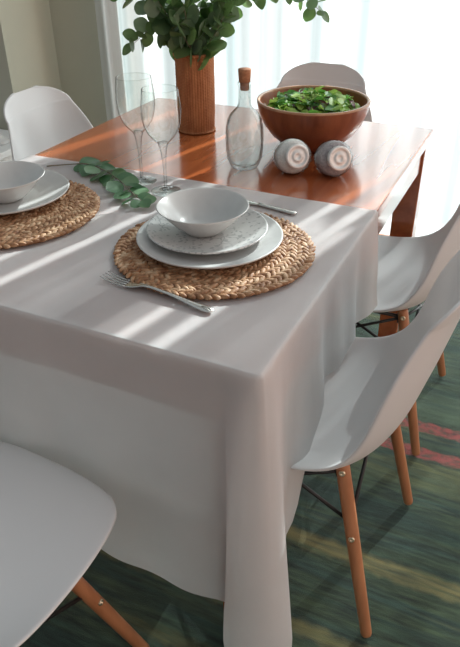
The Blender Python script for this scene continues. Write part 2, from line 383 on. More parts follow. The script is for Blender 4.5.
# rug
bm = bmesh.new(); nx, ny = 60, 60
g = [[bm.verts.new((-1.78+3.2*i/nx, -1.3+3.0*j/ny, .008+.002*noise.noise((i*.3,j*.3,0)))) for j in range(ny+1)] for i in range(nx+1)]
for i in range(nx):
    for j in range(ny): bm.faces.new((g[i][j], g[i+1][j], g[i+1][j+1], g[i][j+1]))
rug = solidify(obj('rug', bm, M['rug']), .007)
tag(rug, 'green striped woven rug with two red stripes under the table', 'rug')

# ------------------------------------------------------------------ table
tb = thing('dining_table', 'reddish brown wooden dining table half covered by a white cloth', 'table', (-TW/2, TL/2, 0))
hx, hy = TW/2, TL/2
bm = bmesh.new(); add_box(bm, (-hx,-hy,TOP-.032),(hx,hy,TOP)); bevel(obj('table_top', bm, M['table'], tb, smooth=False), .006, 3)
bm = bmesh.new(); ins, th = .012, .022
add_box(bm, (-hx+ins,-hy+ins,TOP-.105),(hx-ins,-hy+ins+th,TOP-.032)); add_box(bm, (-hx+ins,hy-ins-th,TOP-.105),(hx-ins,hy-ins,TOP-.032))
add_box(bm, (-hx+ins,-hy+ins+th,TOP-.105),(-hx+ins+th,hy-ins-th,TOP-.032)); add_box(bm, (hx-ins-th,-hy+ins+th,TOP-.105),(hx-ins,hy-ins-th,TOP-.032))
obj('apron', bm, M['table'], tb, smooth=False)
for sx in (-1,1):
    for sy in (-1,1):
        bm = bmesh.new(); a = .037; b = .031; cx, cy = sx*(hx-.005-a), sy*(hy-.005-a)
        v0 = [bm.verts.new((cx+i*b, cy+j*b, .013)) for i,j in ((-1,-1),(1,-1),(1,1),(-1,1))]
        v1 = [bm.verts.new((cx+i*a, cy+j*a, TOP-.033)) for i,j in ((-1,-1),(1,-1),(1,1),(-1,1))]
        bm.faces.new(v0[::-1]); bm.faces.new(v1)
        for i in range(4): bm.faces.new((v0[i], v0[(i+1)%4], v1[(i+1)%4], v1[i]))
        bevel(obj('leg', bm, M['table'], tb, smooth=False), .004, 2)

# ------------------------------------------------------------------ tablecloth
CE = .648   # far edge of the cloth across the table
CT = TOP+.0022
def wr(x, y, a=.0016):
    return a*(noise.noise((x*5,y*5,1.3)) + .5*noise.noise((x*13,y*11,4.1)))
bm = bmesh.new()
def path():
    # columns round the table: (top point, direction profile)
    P = []
    n = 22
    for i in range(n): P.append(('L', CE*(1-i/n)))
    n = 14
    for i in range(n+1): P.append(('LC', i/n))
    n = 54
    for i in range(1, n): P.append(('F', -TW+.10 + (TW-.155)*i/n))
    n = 30
    for i in range(n+1): P.append(('RC', -1+2*i/n))
    n = 30
    for i in range(1, n+1): P.append(('R', .10+(CE-.10)*i/n))
    return P
TONG = [Vector((-.050,-.014,0)),Vector((-.050,-.034,0)),Vector((-.030,-.068,0)),Vector((.010,-.086,0)),Vector((.056,-.066,0)),Vector((.080,-.016,0)),Vector((.056,.034,0)),Vector((.032,.070,0)),Vector((.022,.10,0))]
TONGS = catmull(TONG, 8)
def tongue(phi):
    f = (phi+1)/2*(len(TONGS)-1); i = min(int(f), len(TONGS)-2); return TONGS[i].lerp(TONGS[i+1], f-i)
RB = .007  # fold radius over the table edge
def col_fn(kind, s):
    """returns top point (x,y), drop length, function t->(x,y) offset and z drop"""
    if kind in ('F',):
        x = s
        D = .560 + .010*math.sin(x*17+1.) + .014*noise.noise((x*6,0,0))
        D -= .012*sstep(-.40,-.2,x)
        def f(t):
            amp = t**1.2
            y = -.004 - .010*amp + amp*(.011*math.sin(x*15+.6) + .006*math.sin(x*31+2) )
            if x < -.2: y += .010*amp*sstep(-.2,-.4,x)
            y += .004*noise.noise((x*7, t*3, 2.))*t**.5
            return (x, y)
        return (x, 0), D, f
    if kind == 'R':
        y = s
        D = .225 + .25*(1-sstep(.10,.27,y)) + .006*math.sin(y*23) + .004*math.sin(y*51)
        D += .012*sstep(.5,.65,y)
        def f(t):
            amp = t
            x = .004 + amp*(.016 + .009*math.sin(y*30+1.4) + .005*math.sin(y*57)) + .006*noise.noise((y*8,t*3,7.))*t
            return (x, y + .012*t*sstep(.55,.65,y))
        return (0, y), D, f
    if kind == 'RC':
        phi = s
        top = (.055*phi, 0) if phi < 0 else (0, .10*phi)
        D = interp([(-1,.545),(-.7,.575),(-.2,.68),(.1,.70),(.35,.67),(.6,.59),(.8,.52),(1,.475)], phi)
        tg = tongue(phi)
        base_end = Vector((top[0], -.012, 0)) if phi < 0 else Vector((.02, top[1], 0))
        def f(t):
            k = min(1., (t*D/.60))**.9
            off = .004
            st = Vector((top[0] + (0 if phi < 0 else off), top[1] - (off if phi < 0 else 0), 0))
            p = st.lerp(tg, k)
            return (p.x, p.y)
        return top, D, f
    if kind == 'L':
        y = s; D = .24
        return (-TW, y), D, (lambda t: (-TW-.004-.02*t-.008*t*math.sin(y*28), y))
    if kind == 'LC':
        phi = s*2-1
        top = (-TW, -.10*phi) if phi < 0 else (-TW+.10*phi, 0)
        D = interp([(-1,.26),(-.4,.5),(0,.64),(.5,.58),(1,.55)], phi)
        a = PI + (phi+1)/2*PI/2
        out = Vector((math.cos(a), math.sin(a), 0))*(.10*max(0,1-abs(phi)) + .014)
        return top, D, (lambda t: (top[0]+out.x*t, top[1]+out.y*t))
NT = 42
ROLL = [RB*1.5708*q/6 for q in range(7)]
skirt = []; tops = []
for kind, s in path():
    top, D, f = col_fn(kind, s)
    tops.append(top)
    col = []
    for k in range(NT+1):
        d = ROLL[k] if k < len(ROLL) else ROLL[-1] + (D-ROLL[-1])*(k-len(ROLL)+1)/(NT-len(ROLL)+1); t = d/D
        x, y = f(t)
        # roll over the edge: first RB of drop follows a quarter circle
        if d < RB*1.5709:
            a = d/RB; zz = RB*(1-math.cos(a)) if False else RB*(1-math.cos(a))
            w = math.sin(a)
            z = CT - RB*(1-math.cos(a)); x = top[0] + (x-top[0])*w; y = top[1] + (y-top[1])*w
        else: z = CT - (d - RB*.57)
        if kind in ('F','RC') and D-d < .034: y -= .003
        col.append(bm.verts.new((x,y,max(z,.02))))
    skirt.append(col)
for a, b in zip(skirt, skirt[1:]):
    for k in range(NT): bm.faces.new((a[k], a[k+1], b[k+1], b[k]))
# top sheet: grid, edges shared by position (merged afterwards)
nx, ny = 70, 50
g = []
for i in range(nx+1):
    r_ = []
    for j in range(ny+1):
        x = -TW+TW*i/nx; y = CE*j/ny
        e = sstep(0,.05,min(x+TW, -x, y))
        r_.append(bm.verts.new((x, y + (.003*math.sin(x*9) if j == ny else 0), CT + max(0,e)*max(0, wr(x,y)+.0008))))
    g.append(r_)
for i in range(nx):
    for j in range(ny): bm.faces.new((g[i][j], g[i+1][j], g[i+1][j+1], g[i][j+1]))
bmesh.ops.remove_doubles(bm, verts=bm.verts, dist=.0004)
cl = obj('tablecloth', bm, M['linen'])
tag(cl, 'white linen tablecloth draped over the near half of the wooden table', 'tablecloth')

# ------------------------------------------------------------------ chairs (front faces -x in the local frame, feet on z=0)
SHELL = [  # centre line x, z | rim x, z, half width
 (-.268,.404,-.260,.402,.095),(-.267,.420,-.257,.413,.138),(-.254,.433,-.243,.424,.172),(-.215,.439,-.205,.432,.206),(-.13,.433,-.12,.436,.226),
 (-.02,.422,-.02,.438,.2315),(.07,.416,.055,.453,.232),(.135,.432,.105,.484,.230),(.181,.500,.138,.540,.222),(.211,.600,.163,.632,.206),
 (.228,.67,.182,.690,.183)]
for q in range(0, 8):   # rounded top of the backrest
    th = math.radians(q*78/7); u = math.sin(th)
    SHELL.append((.243+.020*u, .735+.070*u, .203+.059*u**1.3, .738+.0665*u, max(.008, .158*math.cos(th)**.8)))
def make_shell():
    def spl(rows, n=5):   # Catmull-Rom on plain tuples
        P = [tuple(2*x-y for x, y in zip(rows[0], rows[1]))] + list(rows) + [tuple(2*x-y for x, y in zip(rows[-1], rows[-2]))]
        out = []
        for i in range(1, len(P)-2):
            for k in range(n):
                t = k/n
                out.append(tuple(.5*(2*b+(c-a)*t+(2*a-5*b+4*c-d)*t*t+(3*b-a-3*c+d)*t**3) for a,b,c,d in zip(P[i-1],P[i],P[i+1],P[i+2])))
        return out + [rows[-1]]
    m = 22; bm = bmesh.new(); rows = []
    for cx, cz, rx, rz, w in spl(SHELL):
        row = []
        for j in range(-m, m+1):
            v = math.sin(j/m*PI/2) if False else j/m
            k = abs(v)**3.0
            row.append(bm.verts.new((cx+(rx-cx)*k, v*w, cz+(rz-cz)*k)))
        rows.append(row)
    for a, b in zip(rows, rows[1:]):
        for j in range(2*m): bm.faces.new((a[j], b[j], b[j+1], a[j+1]))
    return bm
FT, TP = (.198,.200), (.096,.158)   # foot and top offsets of the legs
def leg_pt(sx, sy, z):
    k = z/.425; fx = FT[0] if sx > 0 else .238; return Vector((sx*(fx+(TP[0]-fx)*k), sy*(FT[1]+(TP[1]-FT[1])*k), z))
def add_screw(bm, p, d, r=.0062):
    Q = d.to_track_quat('Z','Y').to_matrix().to_4x4(); Q.translation = p
    add_lathe(bm, [(0,.0005),(r*.35,.0005),(r*.45,.0022),(r*.9,.0022),(r,.001),(r,-.003)], 14, Q)
def make_chair(label, group):
    t = thing('shell_chair', label, 'chair', group=group)
    s = obj('seat_shell', make_shell(), M['plastic'], t); solidify(s, .007, -1); subsurf(s, 1)
    for sx in (-1,1):
        for sy in (-1,1):
            bm = bmesh.new()
            zs = [0,.004,.02,.12,.25,.36,.420,.424]; rr = [.0105,.0118,.0120,.0128,.0136,.0138,.0134,.012]
            add_tube(bm, [leg_pt(sx,sy,z) for z in zs], rr, 18)
            lg = obj('leg', bm, M['beech'], t)
            out = Vector((0.15*sx,sy,0.1)).normalized()
            for z, r_ in ((.405,.0135),(.255,.0136)):
                bm = bmesh.new(); add_screw(bm, leg_pt(sx,sy,z)+out*r_, out); obj('screw', bm, M['brass'], lg)
    # black steel frame: upper bars between legs, crossing stays from leg to leg, centre bracket
    hi = {(a,b): leg_pt(a,b,.402) for a in (-1,1) for b in (-1,1)}; lo = {(a,b): leg_pt(a,b,.285) for a in (-1,1) for b in (-1,1)}
    ring = [(-1,-1),(1,-1),(1,1),(-1,1)]
    for a, b in zip(ring, ring[1:]+ring[:1]):
        bm = bmesh.new(); add_tube(bm, [hi[a], hi[b]], .0050, 8); obj('frame_bar', bm, M['black_metal'], t)
        for p, q in ((hi[a], lo[b]), (lo[a], hi[b])):
            bm = bmesh.new(); add_tube(bm, [p, q], .0040, 8); obj('cross_brace', bm, M['black_metal'], t)
    for a, b in ring:
        bm = bmesh.new(); p = leg_pt(a,b,.40)
        add_tube(bm, [p+Vector((-.010*a,-.006*b,-.02)), p+Vector((-.010*a,-.010*b,.010)), (a*.078,b*.11,.399)], .006, 8)
        obj('mounting_bracket', bm, M['black_metal'], t)
    return t
GC = 'white shell chairs with beech legs around the table'
c1 = make_chair('white shell chair with beech legs nearest on the right, beside the hanging cloth corner', GC)
c1.location = (-.010,.36,.016)
def chair(label, loc, rz):
    c = copy_tree(c1); c['label'] = label; c.location = loc; c.rotation_euler = (0,0,rz); return c
chair('white shell chair at the bare far end of the right side, by the table leg', (-.030,.945,.016), 0)
chair('white shell chair behind the wooden salad bowl, at the far end of the table', (-.466,1.462,.016), PI/2)
chair('white shell chair against the olive wall on the left side of the table', (-.965,.985,.016), PI)
chair('white shell chair tucked under the cloth at the near end, only its seat showing', (-.436,-.289,.016), -PI/2-.07)

# ------------------------------------------------------------------ placemats
def make_mat_mesh():
    bm = bmesh.new(); rg = random.Random(3)
    def lump(c, ang, L_, w, h, tilt):
        # a leaf-shaped strand of the braid
        n, m = 7, 6
        ca, sa = math.cos(ang), math.sin(ang); prev = None
        for i in range(n+1):
            s = -1+2*i/n; r = math.sqrt(max(0.02,1-s*s))
            ring = []
            for j in range(m):
                a = 2*PI*j/m
                lx, ly, lz = s*L_, r*w*math.cos(a), r*h*math.sin(a) + s*tilt
                ring.append(bm.verts.new((c[0]+lx*ca-ly*sa, c[1]+lx*sa+ly*ca, c[2]+lz)))
            if prev:
                for j in range(m): q=(j+1)%m; bm.faces.new((prev[j],prev[q],ring[q],ring[j]))
            else: bm.faces.new(ring[::-1])
            prev = ring
        bm.faces.new(prev)
    nr = 9; dr = .19/nr
    for k in range(nr):
        r = dr*(k+.5); n = max(5, int(2*PI*r/.0135))
        for i in range(n):
            th = 2*PI*i/n + k*.37
            for s in (-1,1):
                tt = th + (s*.5)*PI/n
                rr = r + s*dr*.235
                lump((rr*math.cos(tt)+rg.uniform(-.0008,.0008), rr*math.sin(tt)+rg.uniform(-.0008,.0008), .0068+rg.uniform(-.0008,.0014)),
                     tt+PI/2 - s*rg.uniform(.55,.80), .0128*rg.uniform(.92,1.1), .0058, .0050, .0014)
    add_lathe(bm, [(0,.001),(.183,.001),(.183,.006),(0,.006)], 64)
    return bm
pm = obj('placemat', make_mat_mesh(), M['rope'], loc=(-.232,.325,CT+.0012))
tag(pm, 'round braided straw placemat under the plates beside the fork', 'placemat', 'round braided placemats')
pm2 = pm.copy(); COL.objects.link(pm2); pm2.location = (-.722,.314,CT+.0012); pm2.rotation_euler = (0,0,1.1)
pm2['label'] = 'round braided straw placemat on the left side, under the plate by the green sprig'
PZ = CT+.0012+.0135

# ------------------------------------------------------------------ crockery
def plate_bm(R, h=.018, flat=.62):
    bm = bmesh.new(); t = .0045
    pr = [(0,t+.001),(R*flat*.9,t+.001),(R*flat,t+.0015),(R*.78,h*.55),(R*.97,h),(R*.992,h+.0012),(R,h-.0004),(R*.985,h-.0032),(R*.78,h*.55-t),(R*flat,.0022),(R*.55,.0),(R*.5,.0),(R*.48,.002),(0,.002)]
    add_lathe(bm, pr, 96); return bm
def bowl_bm(R, h):
    bm = bmesh.new(); t = .0042
    out = [(0,.0),(R*.36,.0),(R*.40,.002),(R*.45,h*.10),(R*.60,h*.32),(R*.78,h*.62),(R*.93,h*.90),(R,h)]
    inn = [(R-.001,h+.0012),(R-t*.8,h-.0004),(R*.93-t,h*.90),(R*.78-t,h*.63),(R*.60-t,h*.36),(R*.42,h*.18),(R*.25,h*.135),(0,h*.12)]
    add_lathe(bm, out+inn, 96); return bm
dp = obj('dinner_plate', plate_bm(.141), M['ceramic'], loc=(-.246,.334,PZ)); tag(dp, 'large plain off-white dinner plate under the patterned plate, on the front placemat', 'plate')
sp = obj('salad_plate', plate_bm(.118,.017), M['pattern'], loc=(-.258,.347,PZ+.0095)); tag(sp, 'smaller off-white plate printed with grey sprigs, under the front bowl', 'plate')
b1 = obj('soup_bowl', bowl_bm(.089,.053), M['ceramic'], loc=(-.266,.346,PZ+.0095+.0062)); tag(b1, 'off-white conical bowl on the grey patterned plate', 'bowl', 'off-white bowls')
dp2 = dp.copy(); COL.objects.link(dp2); dp2.location = (-.768,.356,PZ); dp2['label'] = 'off-white dinner plate on the left placemat, cut off by the picture edge'
b2 = b1.copy(); COL.objects.link(b2); b2.location = (-.750,.340,PZ+.0062); b2['label'] = 'off-white bowl on the left plate, with no patterned plate under it'

# ------------------------------------------------------------------ cutlery
def strip(bm, secs, n=10):
    """loft of elliptical sections (x, y0, z, half width, half thickness)"""
    prev = None
    for x, y, z, w, h in secs:
        ring = [bm.verts.new((x, y+w*math.cos(2*PI*j/n), z+h*math.sin(2*PI*j/n))) for j in range(n)]
        if prev:
            for j in range(n): q=(j+1)%n; bm.faces.new((prev[j],ring[j],ring[q],prev[q]))
        else: bm.faces.new(ring)
        prev = ring
    bm.faces.new(prev[::-1])
# fork: x runs from the handle end (0) to the tine tips
bm = bmesh.new()
strip(bm, [(0,0,.0034,.003,.001),(.003,0,.0034,.0075,.0016),(.012,0,.0035,.0098,.0017),(.03,0,.0042,.0085,.0017),(.06,0,.0072,.0052,.0017),(.09,0,.010,.0036,.0017),(.125,0,.0115,.0032,.0018),(.142,0,.0105,.0045,.0018),(.152,0,.0085,.0095,.0016),(.162,0,.0062,.0122,.0014),(.176,0,.0042,.0128,.0013),(.179,0,.004,.0126,.0011)], 16)
for k in range(4):
    y = -.0105+.007*k
    strip(bm, [(.176,y,.0042,.0021,.0012),(.19,y,.0035,.0019,.0011),(.205,y*1.02,.0040,.0017,.001),(.222,y*1.05,.0062,.0014,.0009),(.232,y*1.05,.0086,.0005,.0005)], 8)
fk = thing('dinner_fork', 'steel dinner fork lying on the cloth in front of the placemat', 'fork', (-.135,.1215,CT+.0022), math.atan2(.148-.1215,-.366+.135))
obj('fork_body', bm, M['steel'], fk)
bm = bmesh.new()
strip(bm, [(.004,-.002,.0049,.0002,.0002),(.006,-.002,.0053,.0014,.0005),(.014,-.002,.0055,.0016,.0006),(.022,0,.0057,.0008,.0004)], 8)
strip(bm, [(.004,.004,.0049,.0002,.0002),(.007,.004,.0053,.0010,.0005),(.016,.003,.0055,.0010,.0006),(.022,0,.0057,.0005,.0004)], 8)
o = obj('handle_relief', bm, M['steel'], fk)
bm = bmesh.new()
strip(bm, [(0,0,.004,.004,.002),(.003,0,.004,.0075,.0028),(.02,0,.0042,.0082,.003),(.06,0,.0045,.0070,.003),(.085,0,.0048,.0058,.0032),(.094,0,.0048,.0052,.0032)], 16)
kn = thing('dinner_knife', 'steel dinner knife behind the front bowl, only its handle clear', 'knife', (-.150,.553,CT+.0005), math.atan2(.575-.553,-.31+.150))
obj('handle', bm, M['steel'], kn)
bm = bmesh.new()
strip(bm, [(.092,0,.0048,.0052,.0026),(.100,0,.0044,.007,.0012),(.12,.001,.0040,.0095,.0010),(.17,.001,.0040,.0100,.0009),(.195,.0,.0040,.0085,.0008),(.207,-.004,.0040,.003,.0006)], 14)
obj('blade', bm, M['steel'], kn)

# ------------------------------------------------------------------ wine glasses
def make_glass(h):
    t = thing('wine_glass', '', 'glass', group='clear stemmed wine glasses')
    k = h/.235
    bm = bmesh.new()
    out = [(.0040,.010),(.0036,.03),(.0036,.050),(.0042,.068),(.0056,.086),(.0082,.102),(.0120,.115),(.0170,.122)]
    add_lathe(bm, [(0,.004),(.010,.0045),(.006,.007)] + out[:-1] + [(.0095,.1185),(.0,.1200)], 32, Matrix.Diagonal((1,1,k,1)))
    obj('stem', bm, M['glass_stem'], t)
    bm = bmesh.new()
    add_lathe(bm, [(.0122,.1152),(.0185,.1215),(.0265,.1295),(.0345,.1410),(.0405,.1560),(.0438,.1730),(.0443,.1880),(.0432,.2050),(.0412,.2210),(.0396,.2345),(.0392,.2352),(.0386,.2345),(.0388,.2325)], 48, Matrix.Diagonal((1,1,k,1)))
    obj('glass_bowl', bm, M['glass'], t)
    bm = bmesh.new(); add_lathe(bm, [(0,.0006),(.0345,.0006),(.0352,.0014),(.034,.0022),(.02,.0034),(.008,.0055),(.004,.010)], 48); obj('foot', bm, M['glass'], t)
    return t
g1 = make_glass(.232); g1.location = (-.474,.560,CT+.001); g1['label'] = 'stemmed wine glass in front, its foot touching the patterned plate setting'
g1['label'] = 'stemmed wine glass standing nearer the front bowl, overlapping the other glass'
g2 = copy_tree(g1); g2.location = (-.560,.594,CT+.001); g2.scale = (1,1,1.045); g2['label'] = 'stemmed wine glass standing farther back, partly behind the other glass'

# ------------------------------------------------------------------ bottle
bt = thing('glass_bottle', 'empty clear glass bottle with a cork stopper on the bare wood', 'bottle', (-.377,.790,TOP+.0003))
bm = bmesh.new()
bt.scale = (1.07,1.07,1.0)
o_ = [(0,.002),(.024,.0),(.030,.002),(.035,.010),(.0405,.025),(.0435,.050),(.0440,.075),(.0430,.100),(.0395,.120),(.033,.134),(.0245,.1435),(.0175,.151),(.0145,.160),(.0135,.175),(.0132,.198),(.0150,.201),(.0152,.207),(.0138,.209)]
i_ = [(.0110,.209),(.0106,.198),(.0108,.175),(.0120,.160),(.0150,.152),(.022,.145),(.0305,.1355),(.037,.121),(.0402,.100),(.0412,.075),(.0405,.050),(.0375,.025),(.032,.013),(.02,.009),(0,.012)]
add_lathe(bm, o_+i_, 56); obj('bottle_body', bm, M['glass_thick'], bt)
bm = bmesh.new(); add_lathe(bm, [(0,.190),(.0095,.190),(.0104,.208),(.0128,.2095),(.0146,.236),(.0138,.2385),(0,.2388)], 28); obj('cork_stopper', bm, M['cork'], bt)

# ------------------------------------------------------------------ tilted jars
def make_jar(label, content, loc):
    t = thing('spice_jar', label, 'jar', loc, group='tilted glass jars with round metal lids'); t.scale = (1.09,1.09,1.09)
    ax = Vector((.60,-.74,.30)).normalized(); Q = ax.to_track_quat('Z','Y').to_matrix().to_4x4(); Q.translation = Vector((0,0,.0405)) - ax*.038
    def squarish(vs, z0=.0, z1=.06):   # flatten the underside so that the jar rests on the table
        for v in vs:
            if v.co.z < .0016: v.co.z = .0016
    bm = bmesh.new()
    vs = add_lathe(bm, [(0,0),(.022,0),(.032,.004),(.0385,.013),(.0405,.026),(.0404,.044),(.0375,.055),(.031,.0615),(.025,.0635),(.0245,.072)], 44, Q); squarish(vs)
    obj('jar_body', bm, M['glass_thick'], t)
    bm = bmesh.new(); vs = add_lathe(bm, [(0,.003),(.021,.003),(.031,.007),(.0368,.015),(.0388,.027),(.0378,.041),(.033,.051),(.02,.055),(0,.056)], 36, Q)
    for v in vs:
        if v.co.z < .004: v.co.z = .004
    obj('contents', bm, content, t)
    bm = bmesh.new(); add_lathe(bm, [(.0250,.0630),(.0262,.0632),(.0266,.065),(.0266,.0725),(.0256,.0745),(.0205,.0748),(.0195,.0730),(.0120,.0730),(.0112,.0742),(.0060,.0742),(.0052,.0732),(0,.0732)], 44, Q)
    obj('lid', bm, M['lid_metal'], t)
    return t
make_jar('tilted glass jar of white salt with a metal lid, nearer the bottle', M['salt'], (-.249,.792,TOP+.0003))
make_jar('tilted glass jar of grey pepper with a metal lid, below the bowl\'s right half', M['pepper'], (-.153,.818,TOP+.0003))

# ------------------------------------------------------------------ wooden bowl and salad
wb = thing('salad_bowl', 'large brown wooden salad bowl on the bare tabletop', 'bowl', (-.277,1.010,TOP+.0004)); wb.scale = (1,1,1.05)
R, h = .149, .122
bm = bmesh.new()
add_lathe(bm, [(0,0),(.052,0),(.058,.003),(.080,.014),(.108,.036),(.130,.064),(.1435,.094),(.1488,.118)], 96)
add_lathe(bm, [(.1400,.118),(.133,.094),(.120,.066),(.100,.042),(.070,.022),(.03,.015),(0,.014)], 96); obj('bowl_body', bm, M['bowl_wood'], wb)
bm = bmesh.new(); add_lathe(bm, [(.1487,.1175),(.1490,.1205),(.1472,.1228),(.1425,.1228),(.1402,.1205),(.1400,.1175)], 96); obj('rim', bm, M['bowl_rim'], wb)
def add_leaf(bm, base, dirv, nrm, L_, W_, mi=0, cup=.25, curl=.2, ripple=0., n=6, rounder=.8):
    d = dirv.normalized(); s = d.cross(nrm).normalized(); nn = s.cross(d).normalized(); rows = []
    for i in range(n+1):
        t = i/n; w = W_*.5*math.sin(PI*min(1,(t*.965+.02)))**rounder
        cpt = base + d*(L_*t) + nn*(-curl*L_*t*t)
        row = []
        for j in (-1,-.5,0,.5,1):
            rp = ripple*L_*math.sin(t*17+j*5)*abs(j)
            row.append(bm.verts.new(cpt + s*(w*j) + nn*(cup*w*j*j+rp)))
        rows.append(row)
    for a, b in zip(rows, rows[1:]):
        for j in range(4):
            f = bm.faces.new((a[j],a[j+1],b[j+1],b[j])); f.material_index = mi; f.smooth = True
bm = bmesh.new(); rg = random.Random(11)
for k in range(330):
    r = .118*math.sqrt(rg.random()); a = rg.uniform(0,2*PI)
    hz = .098 + .034*(1-(r/.125)**2) + rg.uniform(-.02,.010)
    th = rg.uniform(0,2*PI); d = Vector((math.cos(th), math.sin(th), rg.uniform(-.35,.55)))
    nrm = Vector((rg.uniform(-.6,.6), rg.uniform(-.6,.6), 1)).normalized()
    L_ = rg.uniform(.022,.042)
    b = Vector((r*math.cos(a), r*math.sin(a), hz)) - d.normalized()*L_*.5
    rb = math.hypot(b.x,b.y); e = b + d.normalized()*L_
    if max(rb, math.hypot(e.x,e.y)) > .126: continue
    mi = rg.choices((0,1,2), (6,4,1.0))[0]
    add_leaf(bm, b, d, nrm, L_, L_*rg.uniform(.45,.85), mi, rg.uniform(-.3,.6), rg.uniform(-.3,.5), .05)
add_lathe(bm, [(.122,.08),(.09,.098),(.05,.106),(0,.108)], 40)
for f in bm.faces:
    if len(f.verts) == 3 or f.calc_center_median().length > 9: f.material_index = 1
sal = obj('green_salad', bm, [M['sal_light'],M['sal_dark'],M['sal_purple']], loc=(-.277,1.010,TOP+.0054))
tag(sal, 'heap of mixed green salad leaves filling the wooden bowl', 'salad', kind='stuff')

# ------------------------------------------------------------------ wicker vase
VX, VY, VR, VH = -.636, 1.026, .0565, .218
vs = thing('wicker_vase', 'tall cylindrical woven wicker vase holding eucalyptus', 'vase', (VX,VY,TOP+.0004))
bm = bmesh.new(); n, m = 264, 90; rings = []
for j in range(m+1):
    z = .004+(VH-.010)*j/m; ring = []
    for i in range(n):
        a = 2*PI*i/n
        warp = abs(math.sin(a*22)); sgn = 1 if math.sin(a*22) > 0 else -1
        weft = math.sin(z*PI/.0042)
        r = VR*(.925+.075*z/VH) - .0022 + .0018*warp**.7 + .0010*weft*sgn + .0008*noise.noise((a*3,z*40,0)) + .0012*math.sin(z*22)
        ring.append(bm.verts.new((r*math.cos(a), r*math.sin(a), z)))
    if rings:
        p = rings[-1]
        for i in range(n): q=(i+1)%n; bm.faces.new((p[i],p[q],ring[q],ring[i]))
    rings.append(ring)
bm.faces.new(rings[0][::-1])
obj('woven_body', bm, M['wicker'], vs)
bm = bmesh.new()
for k in range(40):
    a0 = 2*PI*k/40
    pts = [(VR*math.cos(a0+da)*(1+.0*k), VR*math.sin(a0+da), VH-.006+dz) for da, dz in ((-.1,-.002),(0,.004),(.1,.003),(.2,-.002))]
    add_tube(bm, pts, .0032, 6)
obj('braided_rim', bm, M['wicker'], vs)
bm = bmesh.new(); add_lathe(bm, [(VR-.006,VH-.004),(VR-.012,.05),(0,.05)], 40); obj('inner_liner', bm, M['wicker'], vs)
bm = bmesh.new()
for k in range(44):
    a0 = 2*PI*k/44; add_tube(bm, [(VR*.925*math.cos(a0+d), VR*.925*math.sin(a0+d), .0034+.001*math.sin(d*20)) for d in (0,.08,.16)], .0030, 6)
obj('foot_ring', bm, M['wicker'], vs)

# ------------------------------------------------------------------ eucalyptus sprigs in the vase
def sprig(name, label, pts, leaf, seed, mats, group=None, cat='eucalyptus sprig', step=.022, stem_r=.0018, flat=False, start=.30, cup=.15, rounder=.62, smat=None, droop=.0, wk=.95):
    rg = random.Random(seed)
    P = catmull(pts, 10); base = P[0]
    t = thing(name, label, cat, base, group=group)
    bm = bmesh.new(); k = len(P); add_tube(bm, [p-base for p in P], [stem_r*(1-.65*i/k) for i in range(k)], 7); obj('stem', bm, smat or M['stem'], t)
    acc = [0.]
    for a, b in zip(P, P[1:]): acc.append(acc[-1]+(b-a).length)
    tot = acc[-1]; s = tot*start; side = 0; bm = bmesh.new()
    while s < tot:
        i = next(q for q in range(len(acc)-1) if acc[q+1] >= s); f = (s-acc[i])/(acc[i+1]-acc[i]); p = P[i].lerp(P[i+1], f)
        tg = (P[i+1]-P[i]).normalized(); up = Vector((0,0,1)); sd = tg.cross(up)
        if sd.length < .1: sd = Vector((1,0,0))
        sd.normalize(); nn = sd.cross(tg)
        for q in (-1,1):
            a = side*PI*.5 + (0 if q > 0 else PI) + rg.uniform(-.4,.4)
            if flat: a = (0 if q > 0 else PI) + rg.uniform(-.45,.45)
            d = sd*math.cos(a) + nn*math.sin(a)*(.35 if flat else 1) + tg*rg.uniform(.25,.9) + Vector((0,0,-droop))
            L_ = leaf*rg.uniform(.75,1.15)*(1-.35*(s/tot)**3)
            if flat: nr = Vector((rg.uniform(-.6,.6),rg.uniform(-.8,.3),1))
            else: nr = Vector((rg.uniform(-1,1),rg.uniform(-1.3,.3),rg.uniform(-.4,1)))
            b_ = p-base + d.normalized()*.004
            add_leaf(bm, b_, d, nr.normalized(), L_, L_*wk*rg.uniform(.85,1.05), rg.choices((0,1),(3,1))[0], cup*rg.uniform(-.5,1.5), rg.uniform(-.15,.3), 0, 8, rounder)
        side += 1; s += step*rg.uniform(.8,1.2)
    add_leaf(bm, P[-1]-base, tg, Vector((.2,-.5,1)).normalized(), leaf*.7, leaf*.6, 0, cup, .1, 0, 8, rounder)
    for v in bm.verts:
        if flat and v.co.z + base.z < CT+.0025: v.co.z = CT+.0025-base.z+rg.uniform(0,.001)
    obj('leaves', bm, mats, t)
    return t
EM = [M['euc_dark'], M['euc_pale']]
GE = 'eucalyptus sprigs standing in the wicker vase'
V = Vector((VX,VY,TOP)); R3, U3, F3 = Vector((.905,.425,0)), Vector((0,0,1)), Vector((-.425,.905,0))
def vp(r, z, f=0.): return V + R3*r + U3*z + F3*f
mid = 'leafy eucalyptus sprig crowded in the middle of the wicker vase'
